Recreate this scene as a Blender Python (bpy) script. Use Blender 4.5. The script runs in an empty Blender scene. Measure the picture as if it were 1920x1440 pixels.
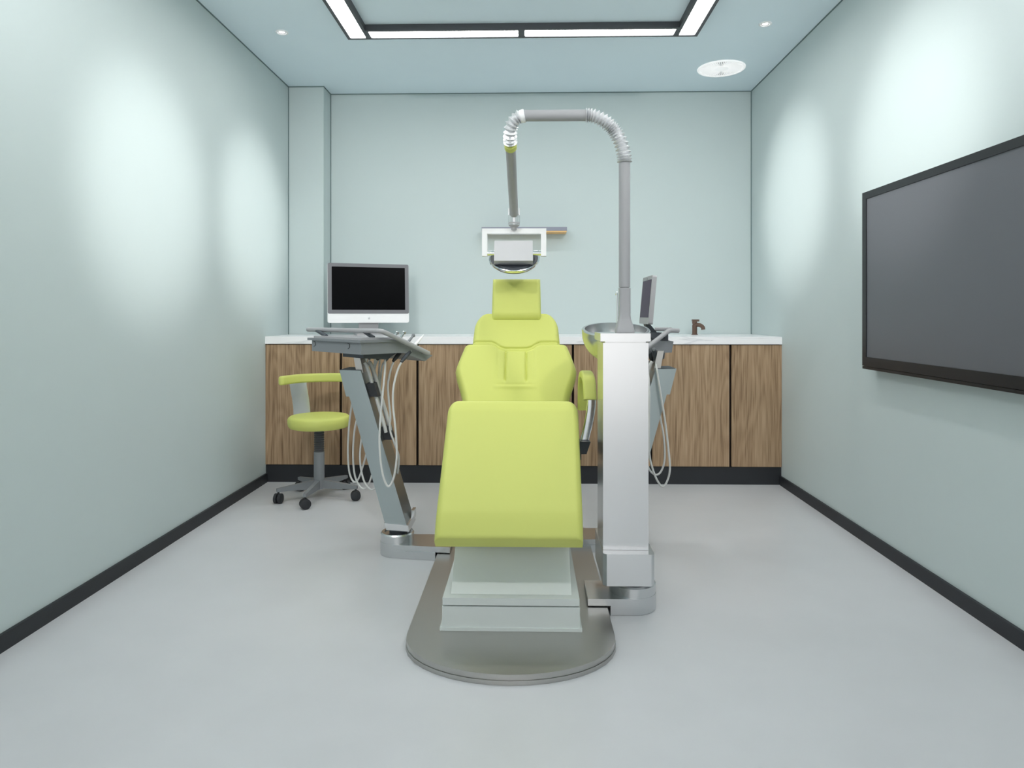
import bpy, bmesh, math, random
from mathutils import Vector, Matrix
random.seed(3)
PI = math.pi
sc = bpy.context.scene
COL = sc.collection

# ------------------------------------------------------------------ camera
F, EYE, HOR, VPX = 1310.0, 1.05, 589.0, 991.0          # focal length (px of 1920), eye height (m), horizon row, vanishing column
YAW = math.atan((VPX - 960.0) / F)
cam_d = bpy.data.cameras.new('camera')
cam = bpy.data.objects.new('camera', cam_d); COL.objects.link(cam)
cam.location = (0, 0, EYE)
cam.rotation_euler = (PI / 2, 0, YAW)
cam_d.sensor_width = 36.0
cam_d.lens = 36.0 * F / 1920.0
cam_d.shift_y = -(720.0 - HOR) / 1920.0
cam_d.clip_start = 0.02
sc.camera = cam
_c, _s = math.cos(YAW), math.sin(YAW)

def at(px, py, Y):
    """world point on the plane at distance Y that the photograph shows at pixel (px, py)"""
    u = (px - 960.0) / F
    X = Y * (u * _c - _s) / (_c + u * _s)
    dep = -X * _s + Y * _c
    return Vector((X, Y, EYE - (py - HOR) / F * dep))

# ------------------------------------------------------------------ colours and materials
def lin(r, g, b):
    f = lambda c: (c / 255 / 12.92) if c / 255 <= 0.04045 else ((c / 255 + 0.055) / 1.055) ** 2.4
    return (f(r), f(g), f(b), 1)

def mat(name, col, rough=0.5, metal=0.0, spec=0.5, noise=0.0, nscale=40.0, bump=0.0, bscale=300.0, coat=0.0, rnoise=0.0):
    m = bpy.data.materials.new(name); m.use_nodes = True
    nt = m.node_tree; b = nt.nodes['Principled BSDF']
    b.inputs['Base Color'].default_value = col
    b.inputs['Roughness'].default_value = rough
    b.inputs['Metallic'].default_value = metal
    b.inputs['Specular IOR Level'].default_value = spec
    if coat: b.inputs['Coat Weight'].default_value = coat; b.inputs['Coat Roughness'].default_value = 0.2
    tc = nt.nodes.new('ShaderNodeTexCoord')
    n = nt.nodes.new('ShaderNodeTexNoise'); n.inputs['Scale'].default_value = nscale; n.inputs['Detail'].default_value = 4
    nt.links.new(tc.outputs['Object'], n.inputs['Vector'])
    r = nt.nodes.new('ShaderNodeMixRGB'); r.blend_type = 'MIX'
    k = noise
    r.inputs['Color1'].default_value = tuple(c * (1 - k) for c in col[:3]) + (1,)
    r.inputs['Color2'].default_value = tuple(min(1, c * (1 + k)) for c in col[:3]) + (1,)
    nt.links.new(n.outputs['Fac'], r.inputs['Fac'])
    nt.links.new(r.outputs['Color'], b.inputs['Base Color'])
    if rnoise:
        mr = nt.nodes.new('ShaderNodeMapRange')
        mr.inputs['To Min'].default_value = rough - rnoise; mr.inputs['To Max'].default_value = rough + rnoise
        nt.links.new(n.outputs['Fac'], mr.inputs['Value']); nt.links.new(mr.outputs['Result'], b.inputs['Roughness'])
    if bump:
        n2 = nt.nodes.new('ShaderNodeTexNoise'); n2.inputs['Scale'].default_value = bscale; n2.inputs['Detail'].default_value = 3
        nt.links.new(tc.outputs['Object'], n2.inputs['Vector'])
        bp = nt.nodes.new('ShaderNodeBump'); bp.inputs['Strength'].default_value = bump; bp.inputs['Distance'].default_value = 0.002
        nt.links.new(n2.outputs['Fac'], bp.inputs['Height']); nt.links.new(bp.outputs['Normal'], b.inputs['Normal'])
    return m

def emit(name, col, strength):
    m = bpy.data.materials.new(name); m.use_nodes = True
    b = m.node_tree.nodes['Principled BSDF']
    b.inputs['Base Color'].default_value = (0.8, 0.8, 0.8, 1)
    b.inputs['Emission Color'].default_value = col
    b.inputs['Emission Strength'].default_value = strength
    return m

def wood_mat():
    m = bpy.data.materials.new('walnut_laminate'); m.use_nodes = True
    nt = m.node_tree; b = nt.nodes['Principled BSDF']; b.inputs['Roughness'].default_value = 0.5
    b.inputs['Specular IOR Level'].default_value = 0.3
    tc = nt.nodes.new('ShaderNodeTexCoord')
    oi = nt.nodes.new('ShaderNodeObjectInfo')
    off = nt.nodes.new('ShaderNodeVectorMath'); off.operation = 'MULTIPLY_ADD'
    off.inputs[1].default_value = (1, 1, 1)
    sc3 = nt.nodes.new('ShaderNodeVectorMath'); sc3.operation = 'SCALE'; sc3.inputs[0].default_value = (7.3, 3.1, 2.7)
    nt.links.new(oi.outputs['Random'], sc3.inputs['Scale'])
    nt.links.new(tc.outputs['Object'], off.inputs[0]); nt.links.new(sc3.outputs['Vector'], off.inputs[2])
    def mapped(s):
        mp = nt.nodes.new('ShaderNodeMapping'); mp.inputs['Scale'].default_value = s
        nt.links.new(off.outputs['Vector'], mp.inputs['Vector']); return mp
    mA = mapped((1, 1, 0.16))
    warp = nt.nodes.new('ShaderNodeTexNoise'); warp.inputs['Scale'].default_value = 5.0; warp.inputs['Detail'].default_value = 2.0
    nt.links.new(mA.outputs['Vector'], warp.inputs['Vector'])
    # cathedral figure: rings of a slowly varying field
    mul = nt.nodes.new('ShaderNodeMath'); mul.operation = 'MULTIPLY'; mul.inputs[1].default_value = 95.0
    sn = nt.nodes.new('ShaderNodeMath'); sn.operation = 'SINE'
    nt.links.new(warp.outputs['Fac'], mul.inputs[0]); nt.links.new(mul.outputs[0], sn.inputs[0])
    mB = mapped((1, 1, 0.03))
    fine = nt.nodes.new('ShaderNodeTexNoise'); fine.inputs['Scale'].default_value = 160.0; fine.inputs['Detail'].default_value = 3.0
    nt.links.new(mB.outputs['Vector'], fine.inputs['Vector'])
    mC = mapped((1, 1, 0.02))
    broad = nt.nodes.new('ShaderNodeTexNoise'); broad.inputs['Scale'].default_value = 22.0; broad.inputs['Detail'].default_value = 2.0
    nt.links.new(mC.outputs['Vector'], broad.inputs['Vector'])
    a1 = nt.nodes.new('ShaderNodeMath'); a1.operation = 'MULTIPLY_ADD'; a1.inputs[1].default_value = 0.075; a1.inputs[2].default_value = -0.375
    nt.links.new(sn.outputs[0], a1.inputs[0])
    a2 = nt.nodes.new('ShaderNodeMath'); a2.operation = 'MULTIPLY_ADD'; a2.inputs[1].default_value = 1.10
    nt.links.new(fine.outputs['Fac'], a2.inputs[0]); nt.links.new(a1.outputs[0], a2.inputs[2])
    a3 = nt.nodes.new('ShaderNodeMath'); a3.operation = 'MULTIPLY_ADD'; a3.inputs[1].default_value = 0.65
    nt.links.new(broad.outputs['Fac'], a3.inputs[0]); nt.links.new(a2.outputs[0], a3.inputs[2])
    cr = nt.nodes.new('ShaderNodeValToRGB')
    cr.color_ramp.elements[0].position = 0.18; cr.color_ramp.elements[0].color = WOOD_D
    cr.color_ramp.elements[1].position = 0.85; cr.color_ramp.elements[1].color = WOOD_L
    e = cr.color_ramp.elements.new(0.5); e.color = WOOD_M
    nt.links.new(a3.outputs[0], cr.inputs['Fac']); nt.links.new(cr.outputs['Color'], b.inputs['Base Color'])
    return m

def marble_mat():
    m = mat('white_marble', lin(238, 239, 242), rough=0.25)
    nt = m.node_tree; b = nt.nodes['Principled BSDF']
    tc = nt.nodes.new('ShaderNodeTexCoord'); mp = nt.nodes.new('ShaderNodeMapping'); mp.inputs['Scale'].default_value = (0.5, 1.5, 3.5)
    n = nt.nodes.new('ShaderNodeTexNoise'); n.inputs['Scale'].default_value = 3.0; n.inputs['Detail'].default_value = 5; n.inputs['Distortion'].default_value = 1.0
    nt.links.new(tc.outputs['Object'], mp.inputs['Vector']); nt.links.new(mp.outputs['Vector'], n.inputs['Vector'])
    sub = nt.nodes.new('ShaderNodeMath'); sub.operation = 'SUBTRACT'; sub.inputs[1].default_value = 0.5
    ab = nt.nodes.new('ShaderNodeMath'); ab.operation = 'ABSOLUTE'
    nt.links.new(n.outputs['Fac'], sub.inputs[0]); nt.links.new(sub.outputs[0], ab.inputs[0])
    cr = nt.nodes.new('ShaderNodeValToRGB')
    cr.color_ramp.elements[0].position = 0.0; cr.color_ramp.elements[0].color = lin(228, 229, 232)
    cr.color_ramp.elements[1].position = 0.02; cr.color_ramp.elements[1].color = lin(250, 250, 252)
    nt.links.new(ab.outputs[0], cr.inputs['Fac']); nt.links.new(cr.outputs['Color'], b.inputs['Base Color'])
    return m

WOOD_D, WOOD_M, WOOD_L = lin(124, 100, 76), lin(166, 139, 110), lin(186, 160, 131)

M = dict(
    wall=mat('pale_teal_paint', lin(201, 213, 213), rough=0.55, spec=0.3, noise=0.01, nscale=8),
    ceiling=mat('blue_grey_ceiling_paint', lin(233, 247, 254), rough=0.7, spec=0.2, noise=0.01, nscale=6),
    floor=mat('grey_vinyl_floor', lin(209, 210, 213), rough=0.33, spec=0.45, noise=0.05, nscale=5, bump=0.05, bscale=180, rnoise=0.05),
    black=mat('black_skirting', lin(34, 37, 42), rough=0.5, noise=0.05),
    wood=wood_mat(), carcass=mat('dark_carcass', lin(40, 28, 22), rough=0.7, noise=0.05),
    marble=marble_mat(),
    lime=mat('lime_vinyl', lin(207, 213, 116), rough=0.5, spec=0.35, noise=0.012, nscale=3, bump=0.03, bscale=500),
    chrome=mat('satin_chrome', (0.65, 0.66, 0.67, 1), rough=0.26, metal=1, noise=0.01, nscale=20),
    polish=mat('polished_chrome', (0.85, 0.86, 0.87, 1), rough=0.10, metal=1, noise=0.01),
    steel=mat('brushed_steel', (0.50, 0.49, 0.47, 1), rough=0.34, metal=1, noise=0.03, nscale=200, rnoise=0.04),
    alu=mat('satin_aluminium', (0.36, 0.41, 0.415, 1), rough=0.32, metal=1, noise=0.02, nscale=90),
    grey=mat('grey_enamel', lin(164, 164, 167), rough=0.45, noise=0.015),
    lampgrey=mat('light_grey_lamp_shell', lin(205, 205, 208), rough=0.45, noise=0.01),
    tray=mat('mid_grey_plastic', lin(128, 132, 136), rough=0.5, noise=0.02),
    slate=mat('dark_slate_plastic', lin(66, 71, 78), rough=0.5, noise=0.03),
    pearl=mat('pearl_plastic', lin(214, 220, 218), rough=0.35, spec=0.45, noise=0.015, nscale=6),
    white=mat('white_plastic', lin(248, 248, 249), rough=0.35, noise=0.01),
    pleat=mat('silver_pleated_sleeve', lin(222, 223, 225), rough=0.3, metal=0.55, noise=0.02),
    bezel=mat('grey_bezel', lin(120, 120, 125), rough=0.35, noise=0.01),
    screen=mat('black_glass_screen', lin(3, 3, 6), rough=0.3, spec=0.08, noise=0.0),
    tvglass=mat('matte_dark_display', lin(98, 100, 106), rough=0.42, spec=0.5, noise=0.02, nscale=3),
    tvframe=mat('black_tv_frame', lin(24, 25, 29), rough=0.4, noise=0.02),
    purple=mat('violet_glass_screen', lin(62, 44, 72), rough=0.4, spec=0.1, noise=0.02),
    hose=mat('pale_grey_hose', lin(205, 206, 204), rough=0.4, noise=0.02),
    rubber=mat('black_rubber', lin(40, 42, 46), rough=0.55, noise=0.05),
    bellows=mat('dark_grey_bellows', lin(84, 86, 90), rough=0.5, noise=0.03),
    bronze=mat('brown_bronze', lin(104, 82, 70), rough=0.45, metal=0.3, noise=0.05),
    shelf=mat('lavender_grey_laminate', lin(142, 145, 160), rough=0.5, noise=0.02),
    tan=mat('tan_wood_underside', lin(232, 188, 128), rough=0.5, noise=0.04),
    frame=mat('charcoal_light_frame', lin(74, 76, 80), rough=0.5, noise=0.02),
    lens=emit('light_diffuser', (1.0, 0.985, 0.96, 1), 14.0),
    bulb=emit('downlight_lamp', (1.0, 0.98, 0.95, 1), 4.0),
    vent=emit('glowing_white_louvre', (1, 1, 1, 1), 0.34),
    edge_shade=mat('dark_teal_painted_shade', lin(112, 132, 133), rough=0.8, noise=0.02),  # edge shade of the room put into a colour
    void=mat('vent_shadow_gap', lin(60, 62, 66), rough=0.8, noise=0.02),
    emblem=mat('grey_emblem', lin(196, 197, 200), rough=0.3, noise=0.01),
)

# ------------------------------------------------------------------ mesh helpers
def link(name, bm, m, parent=None, bev=0.0, segs=2, sharp=38.0, smooth=True, mats=None):
    if bev:
        es = [e for e in bm.edges if len(e.link_faces) == 2 and e.calc_face_angle(0) > math.radians(25)]
        bmesh.ops.bevel(bm, geom=es, offset=bev, offset_type='OFFSET', segments=segs, profile=0.5, affect='EDGES', clamp_overlap=True)
    bmesh.ops.recalc_face_normals(bm, faces=bm.faces[:])
    if smooth:
        for f in bm.faces: f.smooth = True
        for e in bm.edges:
            if len(e.link_faces) == 2 and e.calc_face_angle(0) > math.radians(sharp): e.smooth = False
    me = bpy.data.meshes.new(name); bm.to_mesh(me); bm.free()
    for mm in (mats or [m]): me.materials.append(mm)
    o = bpy.data.objects.new(name, me); COL.objects.link(o)
    if parent is not None:
        o.parent = parent
        o.matrix_parent_inverse = Matrix.Translation(-parent_world(parent))
    return o

def parent_world(p):
    # a part is built in world coordinates: only the root Empty carries an offset
    return Vector(p.location) if p.parent is None else Vector((0, 0, 0))

def tag(o, label, cat, group=None, kind=None):
    o['label'] = label; o['category'] = cat
    if group: o['group'] = group
    if kind: o['kind'] = kind
    return o

def thing(name, label, cat, loc, group=None):
    o = bpy.data.objects.new(name, None); o.empty_display_size = 0.1; COL.objects.link(o)
    o.location = loc
    return tag(o, label, cat, group)

def struct(name, bm, m, label, cat, **kw):
    o = link(name, bm, m, **kw); tag(o, label, cat, kind='structure'); return o

def hexa(bm, p):
    """p: bottom 4 then top 4 corners"""
    v = [bm.verts.new(q) for q in p]
    for f in ((0, 1, 2, 3), (4, 5, 6, 7), (0, 1, 5, 4), (1, 2, 6, 5), (2, 3, 7, 6), (3, 0, 4, 7)):
        bm.faces.new([v[i] for i in f])
    return v

def box(bm, x0, x1, y0, y1, z0, z1, mx=None):
    p = [Vector(q) for q in ((x0, y0, z0), (x1, y0, z0), (x1, y1, z0), (x0, y1, z0), (x0, y0, z1), (x1, y0, z1), (x1, y1, z1), (x0, y1, z1))]
    if mx is not None: p = [mx @ q for q in p]
    return hexa(bm, p)

def boxm(x0, x1, y0, y1, z0, z1, mx=None):
    bm = bmesh.new(); box(bm, x0, x1, y0, y1, z0, z1, mx); return bm

def prism(bm, pts, off):
    """closed polygon pts (Vectors) extruded by vector off"""
    a = [bm.verts.new(p) for p in pts]; b = [bm.verts.new(Vector(p) + off) for p in pts]
    n = len(pts)
    bm.faces.new(a); bm.faces.new(b[::-1])
    for i in range(n): bm.faces.new((a[i], a[(i + 1) % n], b[(i + 1) % n], b[i]))

def smooth_path(pts, n=8):
    pts = [Vector(p) for p in pts]
    if len(pts) < 3: return pts
    P = [pts[0] * 2 - pts[1]] + pts + [pts[-1] * 2 - pts[-2]]
    out = []
    for i in range(1, len(P) - 2):
        for k in range(n):
            t = k / n; a, b, c, d = P[i - 1], P[i], P[i + 1], P[i + 2]
            out.append(0.5 * ((2 * b) + (c - a) * t + (2 * a - 5 * b + 4 * c - d) * t * t + (3 * b - a - 3 * c + d) * t ** 3))
    out.append(pts[-1]); return out

def tube(bm, path, rad, seg=16, cap=True):
    path = [Vector(p) for p in path]; n = len(path)
    if not hasattr(rad, '__len__'): rad = [rad] * n
    T = [(path[min(i + 1, n - 1)] - path[max(i - 1, 0)]).normalized() for i in range(n)]
    ref = Vector((0, 0, 1)) if abs(T[0].z) < 0.9 else Vector((1, 0, 0))
    N = (ref - T[0] * ref.dot(T[0])).normalized(); rings = []
    for i in range(n):
        N = (N - T[i] * N.dot(T[i])).normalized(); B = T[i].cross(N)
        rings.append([bm.verts.new(path[i] + rad[i] * (math.cos(2 * PI * k / seg) * N + math.sin(2 * PI * k / seg) * B)) for k in range(seg)])
    for a, b in zip(rings, rings[1:]):
        for k in range(seg): bm.faces.new((a[k], a[(k + 1) % seg], b[(k + 1) % seg], b[k]))
    if cap: bm.faces.new(rings[0][::-1]); bm.faces.new(rings[-1])
    return rings

def tubem(path, rad, seg=16):
    bm = bmesh.new(); tube(bm, path, rad, seg); return bm

def lathe(bm, prof, mx=None, seg=48, closed=False):
    """prof: list of (r, z); revolved about local z"""
    rings = []
    for r, z in prof:
        if r < 1e-6: rings.append([bm.verts.new((mx @ Vector((0, 0, z))) if mx is not None else Vector((0, 0, z)))])
        else:
            ring = []
            for k in range(seg):
                a = 2 * PI * k / seg; q = Vector((r * math.cos(a), r * math.sin(a), z))
                ring.append(bm.verts.new(mx @ q if mx is not None else q))
            rings.append(ring)
    pairs = list(zip(rings, rings[1:])) + ([(rings[-1], rings[0])] if closed else [])
    for a, b in pairs:
        if len(a) == 1 and len(b) == 1: continue
        for k in range(seg):
            k2 = (k + 1) % seg
            if len(a) == 1: bm.faces.new((a[0], b[k2], b[k]))
            elif len(b) == 1: bm.faces.new((a[k], a[k2], b[0]))
            else: bm.faces.new((a[k], a[k2], b[k2], b[k]))

def lathem(prof, mx=None, seg=48, closed=False):
    bm = bmesh.new(); lathe(bm, prof, mx, seg, closed); return bm

def cushion(mapf, T0, T1, hw, thick, edge=0.03, base=0.35, nu=40, nv=48, t0f=None, t1f=None, feat=None, tedge=None, tbase=None):
    """padded panel: mapf(s, t, h) -> point; hw(t) half width; front height rounds off towards the rim"""
    tedge = tedge or edge
    bm = bmesh.new(); g = lambda d, e: math.sqrt(max(0, 1 - (1 - min(d / e, 1)) ** 2))
    front = []
    for j in range(nv + 1):
        v = 0.5 - 0.5 * math.cos(PI * j / nv); tn = T0 + (T1 - T0) * v; row = []; w = hw(tn)
        for i in range(nu + 1):
            u = -math.cos(PI * i / nu); s = u * w
            ta = t0f(s) if t0f else T0; tb = t1f(s) if t1f else T1; t = ta + (tb - ta) * v
            ds, dt = (1 - abs(u)) * w, min(v, 1 - v) * (T1 - T0)
            h = thick * (base + (1 - base) * g(ds, edge) * g(dt, tedge))
            if tbase is not None: h = thick * (base + (1 - base) * g(ds, edge)) * (tbase + (1 - tbase) * g(dt, tedge))
            if feat: h += feat(s, t)
            row.append((s, t, bm.verts.new(mapf(s, t, h))))
        front.append(row)
    for j in range(nv):
        for i in range(nu):
            bm.faces.new([front[j][i][2], front[j][i + 1][2], front[j + 1][i + 1][2], front[j + 1][i][2]])
    rim = [front[0][i] for i in range(nu)] + [front[j][nu] for j in range(nv)] + [front[nv][i] for i in range(nu, 0, -1)] + [front[j][0] for j in range(nv, 0, -1)]
    back = [bm.verts.new(mapf(s, t, 0)) for s, t, _ in rim]; n = len(rim)
    for k in range(n): bm.faces.new((rim[k][2], back[k], back[(k + 1) % n], rim[(k + 1) % n][2]))
    bb = bmesh.ops.contextual_create(bm, geom=[e for e in bm.edges if e.is_boundary])
    return bm

def path_map(path, xc, inward=False):
    """(s, t, h) along a side profile given as (Y, z) points"""
    P = [Vector((0, a, b)) for a, b in path]; L = [0]
    for a, b in zip(P, P[1:]): L.append(L[-1] + (b - a).length)
    def f(s, t, h):
        t = min(max(t, 0), L[-1]); i = 0
        while i < len(L) - 2 and t > L[i + 1]: i += 1
        k = (t - L[i]) / (L[i + 1] - L[i]); p = P[i].lerp(P[i + 1], k)
        def nrm(j):
            j0, j1 = max(j - 1, 0), min(j + 1, len(P) - 1); d = (P[j1] - P[j0]).normalized(); return Vector((0, -d.z, d.y))
        n = nrm(i).lerp(nrm(i + 1), k).normalized()
        q = p + n * h; q.x = xc + s; return q
    return f, L[-1]

# ------------------------------------------------------------------ the room
XL, XR, YB, YN, ZC = -1.643, 1.554, 4.91, -2.6, 2.606
struct('floor', boxm(XL - .1, XR + .1, -7.0, YB + .1, -.1, 0), M['floor'], 'pale grey vinyl floor of the treatment room', 'floor')
struct('ceiling', boxm(XL - .1, XR + .1, YN, YB + .1, ZC, ZC + .1), M['ceiling'], 'blue grey flat ceiling above the dental chair', 'ceiling')
struct('wall_left', boxm(XL - .1, XL, YN, YB + .1, 0, ZC), M['wall'], 'bare pale teal wall on the stool side of the room', 'wall')
struct('wall_right', boxm(XR, XR + .1, YN, YB + .1, 0, ZC), M['wall'], 'pale teal wall carrying the large black television', 'wall')
struct('wall_back', boxm(XL, XR, YB, YB + .1, 0, ZC), M['wall'], 'pale teal end wall above the marble countertop', 'wall')
struct('trim_1', boxm(XL, -1.40, 4.742, YB, 0, ZC), M['wall'], 'square pale teal corner pier between left and end walls', 'column')
bm = bmesh.new(); g_ = .005  # dark strips paint in the shade where walls meet ceiling
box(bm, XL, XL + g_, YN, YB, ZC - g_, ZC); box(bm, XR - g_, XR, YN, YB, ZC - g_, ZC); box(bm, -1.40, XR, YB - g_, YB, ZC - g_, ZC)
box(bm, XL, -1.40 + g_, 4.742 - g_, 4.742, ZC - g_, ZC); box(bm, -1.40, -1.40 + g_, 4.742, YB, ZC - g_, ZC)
struct('painted_ceiling_shade', bm, M['edge_shade'], 'thin dark strip of painted shade where the walls meet the ceiling', 'painted shade')
bm = bmesh.new()  # same painted shade, upright in the end wall corners
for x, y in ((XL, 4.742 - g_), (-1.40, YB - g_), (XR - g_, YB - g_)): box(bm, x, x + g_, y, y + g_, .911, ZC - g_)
struct('painted_corner_shade', bm, M['edge_shade'], 'thin dark vertical strips of painted shade in the corners of the end wall', 'painted shade')
struct('baseboard_left', boxm(XL, XL + .012, YN, 4.325, 0, .056), M['black'], 'low black skirting board along the stool side wall', 'baseboard', bev=.002)
struct('baseboard_right', boxm(XR - .012, XR, YN, 4.325, 0, .056), M['black'], 'low black skirting board along the television wall', 'baseboard', bev=.002)
struct('baseboard_back', boxm(XL, XR, 4.335, 4.36, 0, .108), M['black'], 'tall black plinth under the wooden cabinets', 'baseboard')

# ------------------------------------------------------------------ cabinets and countertop
CX = [XL, -1.169, -.690, -.208, .274, .756, 1.241, XR]
cab_labels = [
    'wood-grain base cabinet in the corner directly behind the wheeled stool',
    'wood-grain base cabinet behind the leaning metal post and its hanging hoses',
    'wood-grain base cabinet just beside the reclined backrest on the stool side',
    'wood-grain base cabinet hidden mostly behind the lime dental chair',
    'wood-grain base cabinet behind the chair armrest and the tall chrome column',
    'wide wood-grain base cabinet under the bronze tap, second from the television wall',
    'narrow wood-grain base cabinet touching the television wall',
]
for i in range(7):
    a, b = CX[i], CX[i + 1]; c = (a + b) / 2
    t = thing('base_cabinet', cab_labels[i], 'cabinet', (c, 4.34, 0), 'wood-grain base cabinets along the end wall')
    link('body', boxm(a + .001, b - .001, 4.362, 4.72 if i == 0 else 4.905, .002, .862), M['carcass'], t)
    g0 = .001 if i == 0 else .0075; g1 = .001 if i == 6 else .0075
    d = link('door', boxm(a + g0 - c, b - g1 - c, -.020, 0, .112, .860), M['wood'], bev=.001, segs=1)
    d.parent = t; d.location = (0, .005, 0)
ctop = bmesh.new()
prism(ctop, [Vector(p) for p in ((XL + .001, 4.318, .8645), (XR - .001, 4.318, .8645), (XR - .001, 4.908, .8645), (-1.399, 4.908, .8645), (-1.399, 4.740, .8645), (XL + .001, 4.740, .8645))], Vector((0, 0, .0465)))
tag(link('countertop', ctop, M['marble'], bev=.002), 'long white marble countertop over the wooden cabinets', 'countertop')

# bronze tap on the counter
tp = at(1302.5, 625, 4.74); tp.z = .911
t = thing('faucet', 'small brown bronze tap standing on the marble countertop', 'tap', tp)
bm = lathem([(0, 0), (.021, 0), (.021, .004), (.0165, .006), (.0165, .064), (.0145, .066), (.0145, .074), (.017, .076), (.017, .088), (0, .090)], Matrix.Translation(tp), 28)
link('body', bm, M['bronze'], t)
bm = bmesh.new()
sp = [(0, -.002, .058), (.012, -.012, .066), (.030, -.030, .064), (.043, -.046, .052), (.045, -.050, .036)]
tube(bm, smooth_path([tp + Vector(p) for p in sp], 6), [.0135] * 13 + [.013] * 12, 20)
link('spout', bm, M['bronze'], t)
bm = bmesh.new(); box(bm, -.017, .028, -.014, .014, .089, .103, Matrix.Translation(tp)); box(bm, -.012, .014, -.012, .012, .084, .092, Matrix.Translation(tp))
link('lever_handle', bm, M['bronze'], t, bev=.003)

# slim shelf on the end wall
t = thing('wall_shelf', 'slim grey shelf with tan underside on the wall behind the lamp', 'shelf', (-.03, 4.85, 1.616))
link('board', boxm(-.322, .263, 4.783, 4.909, 1.620, 1.646), M['shelf'], t, bev=.0015)
link('underside', boxm(-.320, .261, 4.785, 4.909, 1.612, 1.620), M['tan'], t)

# ------------------------------------------------------------------ computer monitor on the counter
mo = Vector((-1.055, 4.60, .911)); ang = math.atan2(.19, .50)
R = Matrix.Translation(mo) @ Matrix.Rotation(ang, 4, 'Z') @ Matrix.Rotation(math.radians(-3), 4, 'X')
Rf = Matrix.Translation(mo) @ Matrix.Rotation(ang, 4, 'Z')
t = thing('computer_monitor', 'slim computer monitor with black screen and white chin on the marble countertop', 'monitor', mo)
def rrect(w, h, r, n=6, cx=0, cz=0):
    out = []
    for qx, qz, a0 in ((1, 1, 0), (-1, 1, 90), (-1, -1, 180), (1, -1, 270)):
        for k in range(n + 1):
            a = math.radians(a0 + 90 * k / n)
            out.append((cx + qx * (w / 2 - r) + r * math.cos(a), cz + qz * (h / 2 - r) + r * math.sin(a)))
    return out
def panel(w, h, r, cx, cz, y0, y1, mx):
    bm = bmesh.new(); prism(bm, [mx @ Vector((x, y0, z)) for x, z in rrect(w, h, r, 6, cx, cz)], (mx.to_3x3() @ Vector((0, y1 - y0, 0)))); return bm
W, H0, H1 = .532, .082, .473
link('case', panel(W, H1 - H0, .012, 0, (H0 + H1) / 2, -.010, .014, R), M['white'], t, bev=.002)
bz = link('bezel', panel(W - .002, H1 - H0 - .060, .010, 0, (H0 + H1) / 2 + .030, -.0125, -.010, R), M['bezel'], t)
link('screen', panel(W - .052, H1 - H0 - .060 - .048, .002, 0, (H0 + H1) / 2 + .031, -.0135, -.0125, R), M['screen'], t)
# grey fruit emblem on the chin
bm = bmesh.new(); pts = []
for k in range(28):
    a = 2 * PI * k / 28; r = .0072 * (1 - .16 * math.exp(-((a - PI / 2) / .35) ** 2) - .10 * math.exp(-((a - 3 * PI / 2) / .3) ** 2) - .32 * math.exp(-(((a + PI) % (2 * PI) - PI) / .38) ** 2))
    pts.append(R @ Vector((r * math.cos(a), -.0106, .110 + r * math.sin(a))))
prism(bm, pts, R.to_3x3() @ Vector((0, .0006, 0)))
lf = [(0.0, .0075), (.0035, .0085), (.0038, .0122), (.0006, .0110)]
prism(bm, [R @ Vector((x, -.0106, .110 + z)) for x, z in lf], R.to_3x3() @ Vector((0, .0006, 0)))
link('emblem', bm, M['emblem'], t, smooth=False)
bm = bmesh.new(); prism(bm, [Rf @ Vector(p) for p in ((-.065, .02, .006), (.065, .02, .006), (.062, .012, .20), (-.062, .012, .20))], Rf.to_3x3() @ Vector((0, .012, 0)))
bm2 = bmesh.new()
link('neck', bm, M['grey'], t, bev=.002)
link('foot', panel(.18, .012, .005, 0, .006, -.09, .09, Rf), M['grey'], t)

# ------------------------------------------------------------------ television on the right wall
tvx = 1.500; tva, tvb, tz0, tz1 = 1.75, 3.170, .806, 1.592
t = thing('television', 'large dark flat screen television mounted on the right wall', 'television', (XR, (tva + tvb) / 2, (tz0 + tz1) / 2))
link('wall_mount', boxm(tvx + .034, XR - .0005, 2.2, 2.75, 1.0, 1.4), M['tvframe'], t)
bm = bmesh.new(); TM = Matrix(((0, 1, 0, 0), (1, 0, 0, 0), (0, 0, 1, 0), (0, 0, 0, 1)))
def tvp(w0, w1, z0, z1, r, x0, x1):
    b = bmesh.new(); cy, cz = (w0 + w1) / 2, (z0 + z1) / 2
    prism(b, [Vector((x0, y, z)) for y, z in rrect(w1 - w0, z1 - z0, r, 5, cy, cz)], Vector((x1 - x0, 0, 0))); return b
link('back_shell', tvp(tva, tvb, tz0, tz1, .012, tvx + .004, tvx + .036), M['tvframe'], t, bev=.003)
# bezel: four rails round the display
fb = bmesh.new()
box(fb, tvx - .004, tvx + .006, tva, tvb, tz1 - .031, tz1); box(fb, tvx - .004, tvx + .006, tva, tvb, tz0 + .014, tz0 + .054)
box(fb, tvx - .004, tvx + .006, tvb - .035, tvb, tz0 + .054, tz1 - .031); box(fb, tvx - .004, tvx + .006, tva, tva + .035, tz0 + .054, tz1 - .031)
link('bezel', fb, M['tvframe'], t, bev=.0015, segs=1)
link('speaker_bar', boxm(tvx - .003, tvx + .006, tva, tvb, tz0, tz0 + .012), M['tvframe'], t, bev=.002)
link('display', boxm(tvx, tvx + .004, tva + .035, tvb - .035, tz0 + .054, tz1 - .031), M['tvglass'], t)

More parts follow.
